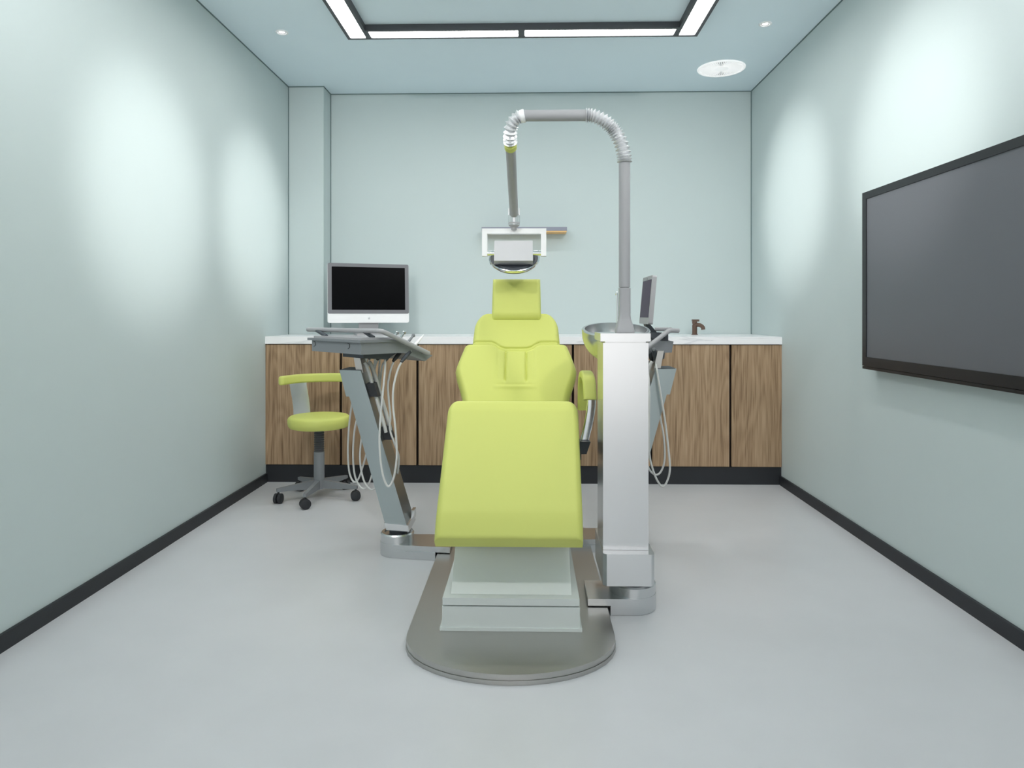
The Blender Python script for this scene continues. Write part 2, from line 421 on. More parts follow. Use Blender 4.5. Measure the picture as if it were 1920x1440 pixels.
# ------------------------------------------------------------------ ceiling lights
t = thing('ceiling_light', 'large rectangular ring light with charcoal frame and white panels on the ceiling', 'ceiling light', (-.038, 2.6, ZC))
LX0, LX1, LY0, LY1, LW = -1.0, .924, 1.35, 3.854, .122
zt, zb = ZC - .0005, ZC - .034
fr = bmesh.new()
def ring_box(b, x0, x1, y0, y1, z0, z1): box(b, x0, x1, y0, y1, z0, z1)
ed = .018
# outer and inner edge rails, and the dividers between the panels
for (x0, x1, y0, y1) in ((LX0, LX0 + ed, LY0, LY1), (LX1 - ed, LX1, LY0, LY1), (LX0 + LW - ed, LX0 + LW, LY0 + LW - ed, LY1 - LW + ed), (LX1 - LW, LX1 - LW + ed, LY0 + LW - ed, LY1 - LW + ed),
                         (LX0 + ed, LX1 - ed, LY1 - ed, LY1), (LX0 + ed, LX1 - ed, LY0, LY0 + ed), (LX0 + LW, LX1 - LW, LY1 - LW, LY1 - LW + ed), (LX0 + LW, LX1 - LW, LY0 + LW - ed, LY0 + LW)):
    box(fr, x0, x1, y0, y1, zb, zt)
mid = (LX0 + LX1) / 2
for y0, y1 in ((LY1 - LW + ed, LY1 - ed), (LY0 + ed, LY0 + LW - ed)):
    box(fr, mid - .018, mid + .018, y0, y1, zb + .001, zt)
    box(fr, LX0 + LW - ed, LX0 + LW + .012, y0, y1, zb + .001, zt); box(fr, LX1 - LW - .012, LX1 - LW + ed, y0, y1, zb + .001, zt)
link('frame', fr, M['frame'], t, smooth=False)
zl = zb + .006
for (x0, x1, y0, y1) in ((LX0 + ed, LX0 + LW - ed, LY0 + ed, LY1 - ed), (LX1 - LW + ed, LX1 - ed, LY0 + ed, LY1 - ed),
                         (LX0 + LW + .012, mid - .018, LY1 - LW + ed, LY1 - ed), (mid + .018, LX1 - LW - .012, LY1 - LW + ed, LY1 - ed),
                         (LX0 + LW + .012, mid - .018, LY0 + ed, LY0 + LW - ed), (mid + .018, LX1 - LW - .012, LY0 + ed, LY0 + LW - ed)):
    link('light_panel', boxm(x0, x1, y0, y1, zl, zl + .008), M['lens'], t, smooth=False)

def downlight(x, y, label, aim, power, group='small recessed ceiling downlights', cone=24):
    t = thing('downlight', label, 'downlight', (x, y, ZC), group)
    T = Matrix.Translation((x, y, ZC))
    link('trim_ring', lathem([(.022, .0), (.034, .0), (.034, -.004), (.030, -.007), (.024, -.006), (.022, -.001)], T, 40, closed=True), M['white'], t)
    link('baffle', lathem([(.0165, -.0016), (.0212, -.0016), (.0212, -.0030), (.0165, -.0024)], T, 32, closed=True), M['slate'], t)
    link('lamp', lathem([(0, -.0015), (.0215, -.0015), (.0215, -.0005), (0, -.0005)], T, 32), M['bulb'], t)
    ld = bpy.data.lights.new('downlight_beam', 'SPOT'); ld.energy = power; ld.spot_size = math.radians(cone); ld.spot_blend = 1.0; ld.shadow_soft_size = .05
    ld.color = (1.0, .99, .97)
    lo = bpy.data.objects.new('downlight_beam', ld); COL.objects.link(lo); lo.parent = t; lo.location = (0, 0, -.03)
    d = Vector(aim) - Vector((x, y, ZC - .03)); lo.rotation_euler = d.to_track_quat('-Z', 'Y').to_euler()
P_SPOT = 190.0
downlight(-1.36, 3.823, 'small round white downlight in the ceiling over the stool side', (XR, 4.16, 1.76), P_SPOT)
downlight(1.268, 3.774, 'small round white downlight in the ceiling near the television wall', (XL, 4.17, 1.62), P_SPOT)
downlight(-1.36, 2.62, 'small round white downlight on the stool side, overhead before the light ring corner', (XR, 2.87, 1.78), P_SPOT)
downlight(1.268, 2.50, 'small round white downlight on the television side, overhead before the light ring corner', (XL, 3.0, 1.60), P_SPOT)

downlight(-1.36, 1.40, 'small round white downlight on the stool side, overhead near the viewer', (-.5, 4.9, 1.2), 46.0, cone=110)
downlight(1.268, 1.40, 'small round white downlight on the television side, overhead near the viewer', (.4, 4.9, 1.2), 46.0, cone=110)
vc = Vector((1.219, 4.449, ZC)); T = Matrix.Translation(vc)  # slotted ceiling disc; rim, slats and hub given weak emission
t = thing('round_ceiling_fixture', 'round white glowing ceiling fixture with fine radial slots near the television wall', 'ceiling light', vc)
link('rim', lathem([(.130, 0), (.147, 0), (.147, -.005), (.143, -.009), (.134, -.008), (.130, -.004)], T, 64, closed=True), M['vent'], t)
link('backing', lathem([(0, -.0005), (.1295, -.0005), (.1295, -.0015), (0, -.0015)], T, 64), M['void'], t)
bm = bmesh.new()
NF = 60
for k in range(NF):
    a0, a1 = 2 * PI * (k + .2) / NF, 2 * PI * (k + .8) / NF
    q = []
    for z in (-.006, -.0018):
        for r, a in ((.042, a0), (.129, a0), (.129, a1), (.042, a1)): q.append(vc + Vector((r * math.cos(a), r * math.sin(a), z)))
    hexa(bm, q)
link('grille', bm, M['vent'], t, smooth=False)
link('hub', lathem([(0, -.0018), (.043, -.0018), (.043, -.006), (.036, -.009), (0, -.010)], T, 48), M['vent'], t)

# ------------------------------------------------------------------ dental chair
CXC = -.057
chair = thing('dental_chair', 'lime green reclining dental chair on an oval steel floor plate', 'dental chair', (CXC, 2.7, 0))
def plate_outline(hw, yc, yr, rf, rr, n=18):
    pts = []
    for k in range(n + 1):
        a = PI + PI * k / n; pts.append((CXC + hw * math.cos(a), yc + rf * math.sin(a)))
    for k in range(n + 1):
        a = PI * k / n; pts.append((CXC + hw * math.cos(a), yr + rr * math.sin(a)))
    return pts
bm = bmesh.new(); prism(bm, [Vector((x, y, 0.0005)) for x, y in plate_outline(.333, 2.222, 3.30, .250, .22)], Vector((0, 0, .0125)))
pl = link('base_plate', bm, M['steel'], chair, bev=.003)
bm = bmesh.new(); prism(bm, [Vector((x, y, .0135)) for x, y in plate_outline(.331, 2.222, 3.30, .247, .218)], Vector((0, 0, .0165)))
link('top_plate', bm, M['steel'], chair, bev=.0022)
# pedestal: skirt, ledge and leaning body
bm = bmesh.new()
hexa(bm, [Vector(p) for p in ((CXC - .229, 2.244, .0303), (CXC + .229, 2.244, .0303), (CXC + .229, 3.055, .0303), (CXC - .229, 3.055, .0303), (CXC - .229, 2.244, .041), (CXC + .229, 2.244, .041), (CXC + .229, 3.055, .041), (CXC - .229, 3.055, .041))])
box(bm, CXC - .222, CXC + .222, 2.250, 3.05, .040, .106)
link('pedestal_skirt', bm, M['pearl'], chair, bev=.004)
bm = boxm(CXC - .221, CXC + .221, 2.252, 3.04, .110, .133); box(bm, CXC - .21, CXC + .21, 2.27, 3.03, .105, .111)
link('pedestal_ledge', bm, M['pearl'], chair, bev=.003)
bm = bmesh.new()
hexa(bm, [Vector(p) for p in ((CXC - .197, 2.283, .1335), (CXC + .197, 2.283, .1335), (CXC + .197, 3.0, .1335), (CXC - .197, 3.0, .1335),
                              (CXC - .195, 2.62, .43), (CXC + .195, 2.62, .43), (CXC + .195, 3.05, .43), (CXC - .195, 3.05, .43))])
link('pedestal_body', bm, M['pearl'], chair, bev=.008, segs=3)
# under-seat frame
bm = boxm(CXC - .17, CXC + .17, 2.62, 3.14, .43, .475)
hexa(bm, [Vector(p) for p in ((CXC - .12, 3.08, .43), (CXC + .12, 3.08, .43), (CXC + .12, 3.16, .45), (CXC - .12, 3.16, .45),
                              (CXC - .10, 3.36, .93), (CXC + .10, 3.36, .93), (CXC + .10, 3.40, .93), (CXC - .10, 3.40, .93))])
link('seat_frame', bm, M['slate'], chair, bev=.006)
# leg rest: back-face profile from toe end up to the knee
prof = [(2.303, .282), (2.44, .444), (2.605, .639), (2.632, .660)]
mp, Lp = path_map(prof, CXC)
def hw_leg(t):
    a = .2395 + .003 * (1 - t / Lp)
    d = Lp - t
    if d < .03: a -= .022 * (1 - math.sqrt(max(0, 1 - (1 - d / .03) ** 2)))
    return a
def leg_feat(s, t):
    e = -.020 * max(0, 1 - t / .085) ** 1.5
    d = min(abs(abs(s) - (hw_leg(t) - .012)), 1)
    if t < Lp - .03 and t > .02: e -= .0012 * math.exp(-(d / .0025) ** 2)
    return e
link('leg_rest', cushion(lambda s, t, h: mp(s - .008 * (1 - t / Lp), t, h), 0, Lp, hw_leg, .092, edge=.024, base=.62, tedge=.010, tbase=.93, nu=64, nv=80, feat=leg_feat), M['lime'], chair, sharp=50)
# seat
prof2 = [(2.64, .60), (2.70, .60), (3.13, .475)]
mp2, Lp2 = path_map(prof2, CXC)
link('seat', cushion(mp2, 0, Lp2, lambda t: .238, .085, edge=.05, base=.3), M['lime'], chair)
# backrest frame of reference
B0 = Vector((CXC, 3.06, .56)); BT = Vector((0, .31, .487)).normalized(); BN = Vector((0, -BT.z, BT.y))
def bmap(off):
    return lambda s, t, h: B0 + Vector((s, 0, 0)) + BT * t + BN * (h + off)
def tz(px, py, off=.048):                      # height along the backrest plane of a pixel row
    lo, hi = -.2, .9
    for _ in range(40):
        m_ = (lo + hi) / 2; q = B0 + BT * m_ + BN * off
        row = HOR + F * (EYE - q.z) / q.y
        if row > py: lo = m_
        else: hi = m_
    return lo
def interp(tab):
    def f(t):
        if t <= tab[0][0]: return tab[0][1]
        for (a, b), (c, d) in zip(tab, tab[1:]):
            if t <= c: k = (t - a) / (c - a); return b + (d - b) * k
        return tab[-1][1]
    return f
def hwp(px0, px1, py):
    q = B0 + BT * tz(0, py) + BN * .045; return (px1 - px0) / 2 * q.y / F
rows = [(790, 872, 1061), (764, 869.5, 1065), (745, 866, 1068), (725, 860, 1073), (708, 854.5, 1078.5), (698, 853, 1080), (690, 855, 1078), (670, 863, 1070.5), (655, 869.5, 1064), (648, 873, 1061)]
tabL = [(tz(0, r) + 0, hwp(a, b, r)) for r, a, b in rows]
TL0, TL1 = -.02, tz(0, 649)
notch = lambda s: .034 * (1 if abs(s) < .045 else (.5 + .5 * math.cos(PI * min(1, (abs(s) - .045) / .075))))
def lum_feat(s, t):
    ta, tb, h = tz_a, TL1 - .03, 0
    if ta < t < tb + .03:
        k = min(1, (t - ta) / .03); k = k * k * (3 - 2 * k)
        for c, dep, w in ((.046, .0075, .005), (-.046, .0075, .005), (.083, .0016, .007), (-.083, .0016, .007)):
            h -= 1.25 * k * dep * math.exp(-((s - c) / w) ** 2)
        if .046 < abs(s) < .083: h -= .0015 * k
    arc = tz_a - .014 + .10 * s * s
    if abs(s) < .10: h += .0045 * math.exp(-((t - arc) / .008) ** 2) * (1 - (abs(s) / .10) ** 4) - .003 * math.exp(-((t - arc - .013) / .005) ** 2) * (1 - (abs(s) / .1) ** 4)
    return h
tz_a = tz(0, 727)
link('backrest', cushion(bmap(0), TL0, TL1, interp(tabL), .085, edge=.030, base=.45, nu=180, nv=120, t1f=lambda s: TL1 - notch(s), feat=lum_feat, tedge=.02), M['lime'], chair, sharp=60)
# shoulder cushion
TS0, TS1 = TL1 - .012, tz(0, 589)
def hw_sh(t):
    d = TS1 - t; w = .2035 - .012 * max(0, (t - TS0) / (TS1 - TS0))
    if d < .085: w -= .062 * (1 - math.sqrt(max(0, 1 - (1 - d / .085) ** 2)))
    return w
def sh_feat(s, t):
    e = t - (TS0 - notch(s)) - .026
    return -.004 * math.exp(-(e / .003) ** 2) - (.004 if e < 0 else 0)
link('shoulder_cushion', cushion(bmap(.004), TS0, TS1, hw_sh, .066, edge=.025, base=.5, nu=80, nv=80, t0f=lambda s: TS0 - notch(s) - .004, feat=sh_feat, tedge=.02), M['lime'], chair, sharp=60)
# headrest: steeper, in front of the shoulders
hp = [(3.335, 1.010), (3.338, 1.04), (3.352, 1.09), (3.385, 1.202)]
mph, Lph = path_map(hp, CXC)
link('headrest', cushion(mph, 0, Lph, lambda t: .1155 - .003 * (t / Lph) ** 2, .078, edge=.014, base=.6, nu=36, nv=50, tedge=.032), M['lime'], chair, sharp=60)
bm = boxm(CXC - .03, CXC + .03, 3.425, 3.44, .90, 1.12); link('headrest_bar', bm, M['steel'], chair, bev=.003)
# armrest on the column side: arched pad on a bent metal support
def strip(bm, path, xa, xb, th):
    """band of width xa..xb following (x_shift, Y, z) points, thickness th"""
    n = len(path); rings = []
    for i in range(n):
        p = Vector(path[i]); d = (Vector(path[min(i + 1, n - 1)]) - Vector(path[max(i - 1, 0)])).normalized(); d.x = 0; d.normalize()
        nn = Vector((0, -d.z, d.y)); ring = []
        for (sx, sn) in rrect(xb - xa, th, min(th, xb - xa) * .32, 4):
            ring.append(bm.verts.new(Vector((p.x + (xa + xb) / 2 + sx, p.y, p.z)) + nn * sn))
        rings.append(ring)
    m_ = len(rings[0])
    for a, b in zip(rings, rings[1:]):
        for k in range(m_): bm.faces.new((a[k], a[(k + 1) % m_], b[(k + 1) % m_], b[k]))
    bm.faces.new(rings[0]); bm.faces.new(rings[-1][::-1])
arm_p = smooth_path([(0, 3.10, .628), (0, 3.085, .72), (0, 3.04, .775), (0, 2.96, .796), (0, 2.86, .792), (0, 2.795, .770), (0, 2.768, .728), (0, 2.762, .712)], 6)
bm = bmesh.new(); strip(bm, arm_p, .217, .268, .032)
ar = link('armrest', bm, M['lime'], chair, sharp=60)
bm = bmesh.new(); strip(bm, smooth_path([(.004, 2.772, .735), (.003, 2.775, .68), (-.006, 2.78, .62), (-.020, 2.79, .555), (-.022, 2.79, .535)], 6), .227, .262, .016)
link('support', bm, M['polish'], ar, sharp=60)
bm = bmesh.new()
hexa(bm, [Vector(p) for p in ((.202, 2.775, .495), (.230, 2.775, .495), (.230, 2.83, .495), (.202, 2.83, .495), (.200, 2.765, .545), (.245, 2.765, .545), (.245, 2.84, .545), (.200, 2.84, .545))])
box(bm, .10, .21, 2.785, 2.82, .47, .515)
link('socket', bm, M['slate'], ar, bev=.003)

# ------------------------------------------------------------------ swivel foot (drum + arm lying on the plate)
def foot(W, parent, cx, cy, r, xa, xs, y0, y1):
    """drum at (cx, cy); arm from the drum to xa; it reaches the floor only outside xs"""
    sg = 1 if xa > cx else -1
    bm = bmesh.new()
    rd = r - .001
    lathe(bm, [(0, 0.0015), (rd, 0.0015), (rd, .090), (r - .006, .096), (r - .018, .096), (r - .020, .091), (0, .091)], Matrix.Translation((cx, cy, 0)), 48)
    for v in bm.verts: v.co = W(*v.co)
    link('swivel_drum', bm, M['chrome'], parent)
    bm = bmesh.new()
    def outline(xe):
        pts = []
        for k in range(13):
            a = (PI / 2 + PI * k / 12) if sg > 0 else (-PI / 2 + PI * k / 12)
            pts.append((cx + r * 1.0 * math.cos(a), cy + r * 1.0 * math.sin(a)))
        if sg > 0: pts += [(xe, y0), (xe, y1)]
        else: pts += [(xe, y1), (xe, y0)]
        return pts
    prism(bm, [W(x, y, .0335) for x, y in outline(xa)], W(0, 0, .0575) - W(0, 0, .0335))
    prism(bm, [W(x, y, .0008) for x, y in outline(xs)], W(0, 0, .0335) - W(0, 0, .0008))
    link('swivel_arm', bm, M['chrome'], parent, bev=.0015, segs=1, sharp=30)

ID = lambda x, y, z: Vector((x, y, z))
RW = lambda x, y, z: Vector((-.164 - x, y + .11, z))

# ------------------------------------------------------------------ cuspidor column beside the chair
cu = thing('cuspidor_column', 'tall square chrome column with spittoon bowl and swivel foot beside the chair', 'dental unit', (.36, 2.54, 0))
foot(ID, cu, .373, 2.525, .084, .207, .286, 2.441, 2.609)
link('pivot', lathem([(0, .0915), (.045, .0915), (.045, .118), (0, .118)], Matrix.Translation((.365, 2.535, 0)), 32), M['slate'], cu)
def chamf(x0, x1, y0, y1, z0, z1, c):
    b = bmesh.new(); prism(b, [Vector(p) for p in ((x0 + c, y0, z0), (x1 - c, y0, z0), (x1, y0 + c, z0), (x1, y1 - c, z0), (x1 - c, y1, z0), (x0 + c, y1, z0), (x0, y1 - c, z0), (x0, y0 + c, z0))], Vector((0, 0, z1 - z0))); return b
link('lower_housing', chamf(.256, .432, 2.40, 2.70, .118, .227, .012), M['chrome'], cu, bev=.002)
bm = boxm(.260, .418, 2.446, 2.640, .2275, .950)
box(bm, .268, .410, 2.454, 2.632, .949, .9555)
link('column', bm, M['chrome'], cu, bev=.012, segs=4)
bm = boxm(.250, .424, 2.436, 2.65, .955, .983)
link('cap', bm, M['chrome'], cu, bev=.008, segs=3)
# bowl
bc = at(1154.5, 621, 2.86)
BM = Matrix.Translation(bc) @ Matrix.Rotation(math.radians(11), 4, 'X')
bp = []
for k in range(15):
    a = math.radians(90 * k / 14); bp.append((.138 * math.sin(a) ** .8 if a else 0, -.128 * math.cos(a)))
inn = [(max(0, r - .012 * (r / .138)), z + .010 * (1 if r < .13 else .9)) for r, z in bp]
prof_b = bp + [(.139, .004), (.136, .009), (.131, .008)] + inn[::-1]
link('spittoon_bowl', lathem(prof_b, BM, 64), M['chrome'], cu)
bm = bmesh.new(); tube(bm, [bc + Vector((.0, -.05, -.115)), bc + Vector((.02, -.15, -.135)), bc + Vector((.06, -.24, -.14))], .022, 20)
link('bowl_bracket', bm, M['slate'], cu)
a, b = at(1157.5, 612, 2.78), at(1157, 553, 2.78)
bm = bmesh.new(); tube(bm, smooth_path([a + Vector((0, 0, -.09)), a, b, b + Vector((0, .012, .008)), b + Vector((0, .03, .002))], 6), .0035, 12)
link('filler_spout', bm, M['polish'], cu)

# ------------------------------------------------------------------ operating light on its pole
PX, PY = .349, 2.55
lamp = thing('operating_light', 'overhead dental lamp on a pleated arched grey pole above the headrest', 'dental lamp', (PX, PY, .983))
bm = bmesh.new()
def sq_ring(hw, hd, z, r=.010):
    return [bm.verts.new(Vector((PX + x, PY + y, z))) for x, y in rrect(hw * 2, hd * 2, r, 4)]
rs = [sq_ring(.033, .033, .9835), sq_ring(.033, .033, .990), sq_ring(.029, .029, 1.008), sq_ring(.0225, .0225, 1.030), sq_ring(.0205, .0205, 1.045), sq_ring(.0205, .0205, 1.144), sq_ring(.0195, .0195, 1.145)]
for p, q in zip(rs, rs[1:]):
    for k in range(len(p)): bm.faces.new((p[k], p[(k + 1) % len(p)], q[(k + 1) % len(p)], q[k]))
bm.faces.new(rs[0][::-1]); bm.faces.new(rs[-1])
link('pole_foot', bm, M['grey'], lamp)
link('pole', tubem([(PX, PY, 1.145), (PX, PY, 1.1475), (PX, PY, 1.148), (PX, PY, 1.150), (PX, PY, 1.600)], [.0165, .0165, .0205, .0205, .0205], 32), M['grey'], lamp)
def pleated(path_fn, n, r0, r1, dense=None):
    pts, rad = [], []
    for i in range(2 * n + 1):
        k = i / (2 * n); pts.append(path_fn(k)); rad.append(r1 if i % 2 else r0)
    bm = bmesh.new(); tube(bm, pts, rad, 14); return bm
TZ = 1.774; EX = .207
def arc_r(k):
    a = PI / 2 * (.5 * k + .5 * (k - math.sin(4 * PI * k) * .055)); return Vector((EX + (PX - EX) * math.cos(a), PY, 1.600 + (TZ - 1.600) * math.sin(a)))
link('pleated_elbow', pleated(arc_r, 22, .0175, .0280), M['pleat'], lamp, smooth=False)
link('crossbar', tubem([(EX + .002, PY, TZ), (-.016, PY, TZ)], .0205, 32), M['grey'], lamp)
eb = smooth_path([(-.014, PY, TZ), (-.040, PY + .002, TZ - .006), (-.062, PY + .010, TZ - .032), (-.068, PY + .030, TZ - .066), (-.0675, PY + .055, TZ - .088)], 10)
link('elbow_joint', tubem(eb[:8], [.0235, .0240, .0240, .0240, .0235, .023, .022, .020], 24), M['white'], lamp)
def arc_l(k):
    f = 6 + k * (len(eb) - 7); i = min(int(f), len(eb) - 2); return eb[i].lerp(eb[i + 1], f - i)
link('pleated_elbow', pleated(arc_l, 9, .0178, .0268), M['pleat'], lamp, smooth=False)
e0 = eb[-1]; e1 = Vector((-.066, 3.14, 1.512)); dv = (e1 - e0).normalized()
link('collar', tubem([e0, e0 + dv * .001, e0 + dv * .028, e0 + dv * .029], [.0205, .0235, .0235, .0205], 28), M['lime'], lamp)
link('arm_tube', tubem([e0 + dv * .028, e1 + dv * .03], [.0195, .0195], 32), M['grey'], lamp)
# fork joint and ball
j = Vector((-.066, 3.19, 1.462))
bm = lathem([(0, 1.455), (.0262, 1.455), (.0262, 1.500), (.021, 1.506), (0, 1.508)], Matrix.Translation((j.x, 3.18, 0)), 32)
box(bm, j.x - .0262, j.x - .0215, 3.165, 3.195, 1.498, 1.530); box(bm, j.x + .0215, j.x + .0262, 3.165, 3.195, 1.498, 1.530)
link('fork', bm, M['chrome'], lamp)
link('ball_joint', lathem([(0, -.030), (.012, -.029), (.014, -.018), (.024, -.010), (.027, 0), (.026, .006), (0, .008)], Matrix.Translation((j.x, 3.18, 1.462)), 28), M['grey'], lamp)
# yoke
yx0, yx1 = -.213, .081; yz0, yz1 = 1.316, 1.442
bm = bmesh.new()
box(bm, yx0, yx1, 3.19, 3.235, yz1 - .024, yz1)
box(bm, yx0, yx0 + .024, 3.19, 3.235, yz0, yz1 - .024); box(bm, yx1 - .024, yx1, 3.19, 3.235, yz0, yz1 - .024)
yk = link('yoke', bm, M['white'], lamp, bev=.002)
for x0, x1 in ((yx0 + .022, -.155), (.018, yx1 - .022)):
    link('hinge_pin', tubem([(x0, 3.205, yz0 + .014), (x1, 3.205, yz0 + .014)], .0125, 24), M['polish'], lamp)
hx0, hx1 = -.157, .020
bm = bmesh.new()
hexa(bm, [Vector(p) for p in ((hx0, 3.165, 1.292), (hx1, 3.165, 1.292), (hx1, 3.26, 1.262), (hx0, 3.26, 1.262), (hx0 + .001, 3.195, 1.386), (hx1 - .001, 3.195, 1.386), (hx1 - .001, 3.29, 1.356), (hx0 + .001, 3.29, 1.356))])
hb = link('housing', bm, M['lampgrey'], lamp, bev=.002)
# oval head behind the housing
nb = Vector((0, -.57, .82)).normalized()
DM = Matrix.Translation((-.067, 3.255, 1.315)) @ nb.to_track_quat('Z', 'Y').to_matrix().to_4x4()
link('lamp_head', lathem([(0, -.004), (.084, -.006), (.088, -.003), (.094, -.003), (.098, -.008), (.111, -.008), (.111, -.014), (.10, -.030), (0, -.036)], DM, 64), M['slate'], lamp)
link('rim', lathem([(.111, -.003), (.1145, -.001), (.118, -.004), (.118, -.012), (.1145, -.017), (.111, -.015)], DM, 64, closed=True), M['polish'], lamp)

# ------------------------------------------------------------------ leaning instrument posts
def post_unit(W, parent):
    foot(W, parent, -.577, 3.065, .074, -.335, -.397, 2.965, 3.142)
    bm = bmesh.new()
    ol = [(-.624, .128), (-.531, .128), (-.733, .803), (-.8265, .8055), (-.797, .690), (-.783, .690)]
    prism(bm, [W(x, 3.035, z) for x, z in ol], W(0, .165, 0) - W(0, 0, 0))
    link('post', bm, M['alu'], parent, bev=.009, segs=3)
    bm = bmesh.new(); prism(bm, [W(x, 3.028, z) for x, z in ((-.629, .140), (-.525, .130), (-.519, .104), (-.619, .110))], W(0, .178, 0) - W(0, 0, 0))
    box(bm, 0, .014, 0, .05, 0, .04, Matrix.Translation(W(-.529, 3.14, .125)) if W is ID else Matrix.Translation(W(-.515, 3.14, .125)))
    link('collar', bm, M['chrome'], parent, bev=.003)
    bm = bmesh.new(); lathe(bm, [(0, .0915), (.04, .0915), (.04, .108), (0, .108)], Matrix.Translation((-.577, 3.085, 0)), 28)
    for v in bm.verts: v.co = W(*v.co)
    link('pivot', bm, M['slate'], parent)
    bm = bmesh.new(); prism(bm, [W(x, 3.06, z) for x, z in ((-.758, .792), (-.728, .792), (-.747, .884), (-.775, .884))], W(0, .09, 0) - W(0, 0, 0))
    link('inner_mast', bm, M['steel'], parent, bev=.003)
    bm = bmesh.new(); prism(bm, [W(x, 3.045, z) for x, z in ((-.735, .800), (-.822, .8025), (-.823, .8075), (-.7345, .805))], W(0, .145, 0) - W(0, 0, 0))
    link('post_cap', bm, M['slate'], parent)
    # supply hoses clipped into the channel on the inner side
    for k, (dx, y) in enumerate(((.010, 3.085), (.020, 3.135))):
        p = [(-.727 + .004 * k, y, .835), (-.722 + dx, y, .80), (-.655 + dx, y, .575), (-.640 + dx * .8, y, .525)]
        link('supply_hose', tubem(smooth_path([W(*q) for q in p], 6), (.008 if k == 0 else .010), 14), M['hose'], parent)
    for (zc, hh, dx, yy) in ((.715, .030, .012, 3.10), (.520, .028, .008, 3.12)):
        xc = -.733 + (.803 - zc) * .2984
        bm = bmesh.new(); sl = .2984
        prism(bm, [W(x, yy - .032, z) for x, z in ((xc - hh * sl - .004, zc + hh), (xc - hh * sl + .034, zc + hh), (xc + hh * sl + .034, zc - hh), (xc + hh * sl - .004, zc - hh))], W(0, .075, 0) - W(0, 0, 0))
        link('hose_clip', bm, M['rubber'], parent, bev=.004)

du = thing('instrument_unit', 'grey dental instrument table on a leaning metal post on the stool side', 'dental unit', (-.577, 3.065, 0))
post_unit(ID, du)
# tray in its own frame: a along the wide edge (away from camera), b across towards the chair
TC = Vector((-.70, 2.905, 0)); TU = Vector((-.7071, .7071, 0)); TV = Vector((.7071, .7071, 0))
def tr(a, b, z): return TC + TU * a + TV * b + Vector((0, 0, z))
def slabm(prof, a0, a1):
    """prof: (b, z) polygon extruded from a0 to a1"""
    b = bmesh.new(); prism(b, [tr(a0, q, z) for q, z in prof], TU * (a1 - a0)); return b
link('tray_body', slabm([(0, .930), (0, .880), (.215, .880), (.330, .838), (.372, .862), (.215, .930)], 0, .425), M['tray'], du, bev=.003)
bm = slabm([(-.010, .941), (-.010, .930), (.20, .930), (.20, .941)], -.008, .450)
link('tray_rim', bm, M['tray'], du, bev=.002)
link('tray_top', slabm([(.012, .949), (.012, .941), (.19, .941), (.19, .949)], .012, .43), M['grey'], du, bev=.002)
for a in (.395, .095):
    bm = bmesh.new()
    p = smooth_path([tr(a + .012, -.0015, .926), tr(a - .002, -.0015, .922), tr(a - .004, -.0015, .908), tr(a + .008, -.0015, .902)], 6)
    tube(bm, p, .0011, 8)
    link('drawer_pull', bm, M['rubber'], du)
link('under_housing', slabm([(.03, .8798), (.03, .862), (.15, .852), (.20, .8798)], .03, .20), M['slate'], du, bev=.003)
hp_ = [(-1.082, 3.405, .975), (-.66, 2.983, .978), (-.64, 2.960, .978), (-.622, 2.958, .976), (-.60, 2.975, .965), (-.448, 3.128, .873)]
P0 = [Vector(hp_[0]), Vector(hp_[1])] + smooth_path([Vector(p) for p in hp_[1:5]], 5)[1:] + [Vector(hp_[5])]
bm = bmesh.new(); tube(bm, [P0[0] + (P0[0] - P0[1]).normalized() * .004] + P0, [.006] + [.0105] * len(P0), 20)
hd = link('handle', bm, M['grey'], du)
for q, e in (((-1.02, 3.343, .972), tr(.40, .06, .947)), ((-.72, 3.043, .975), tr(.06, .10, .947)), ((-.475, 3.10, .889), tr(.03, .345, .872))):
    link('bracket', tubem([Vector(q), e], .009, 14), M['slate'], hd)

# handpieces lying in the sloping rack, each with its hose
def handpiece(label, tip, end, hose_pts, body, head, parent_group, hs=.0046, tail='slate'):
    t = thing('handpiece', label, 'dental handpiece', Vector(end), parent_group)
    tip, end = Vector(tip), Vector(end); d = (tip - end).normalized(); L = (tip - end).length
    link('body', tubem([end, end + d * L * .2, end + d * L * .6, end + d * L * .9, tip], [.0075, .0085, .0075, .0055, .005], 18), M[body], t)
    if head == 'turbine':
        n = Vector((.3, -.2, 1)).normalized()
        link('head', tubem([tip - n * .007, tip - n * .006, tip + n * .006, tip + n * .008], [.006, .0082, .0082, .006], 18), M['polish'], t)
    elif head == 'ball':
        link('head', lathem([(0, -.009), (.006, -.0068), (.009, 0), (.006, .0068), (0, .009)], Matrix.Translation(tip), 20), M['tray'], t)
    else:
        link('head', tubem([tip, tip + d * .012, tip + d * .028], [.0045, .003, .0012], 14), M['white'], t)
    link('connector', tubem([end + d * .052, end + d * .004, end - d * .022], [.0096, .0094, .0064], 16), M[tail], t)
    if hose_pts:
        link('hose', tubem(smooth_path([end - d * .012] + [Vector(p) for p in hose_pts], 10), hs, 12), M['hose'], t)
    return t
grp = 'handpieces on the instrument table'
def pth(lst): return [at(*p) for p in lst]
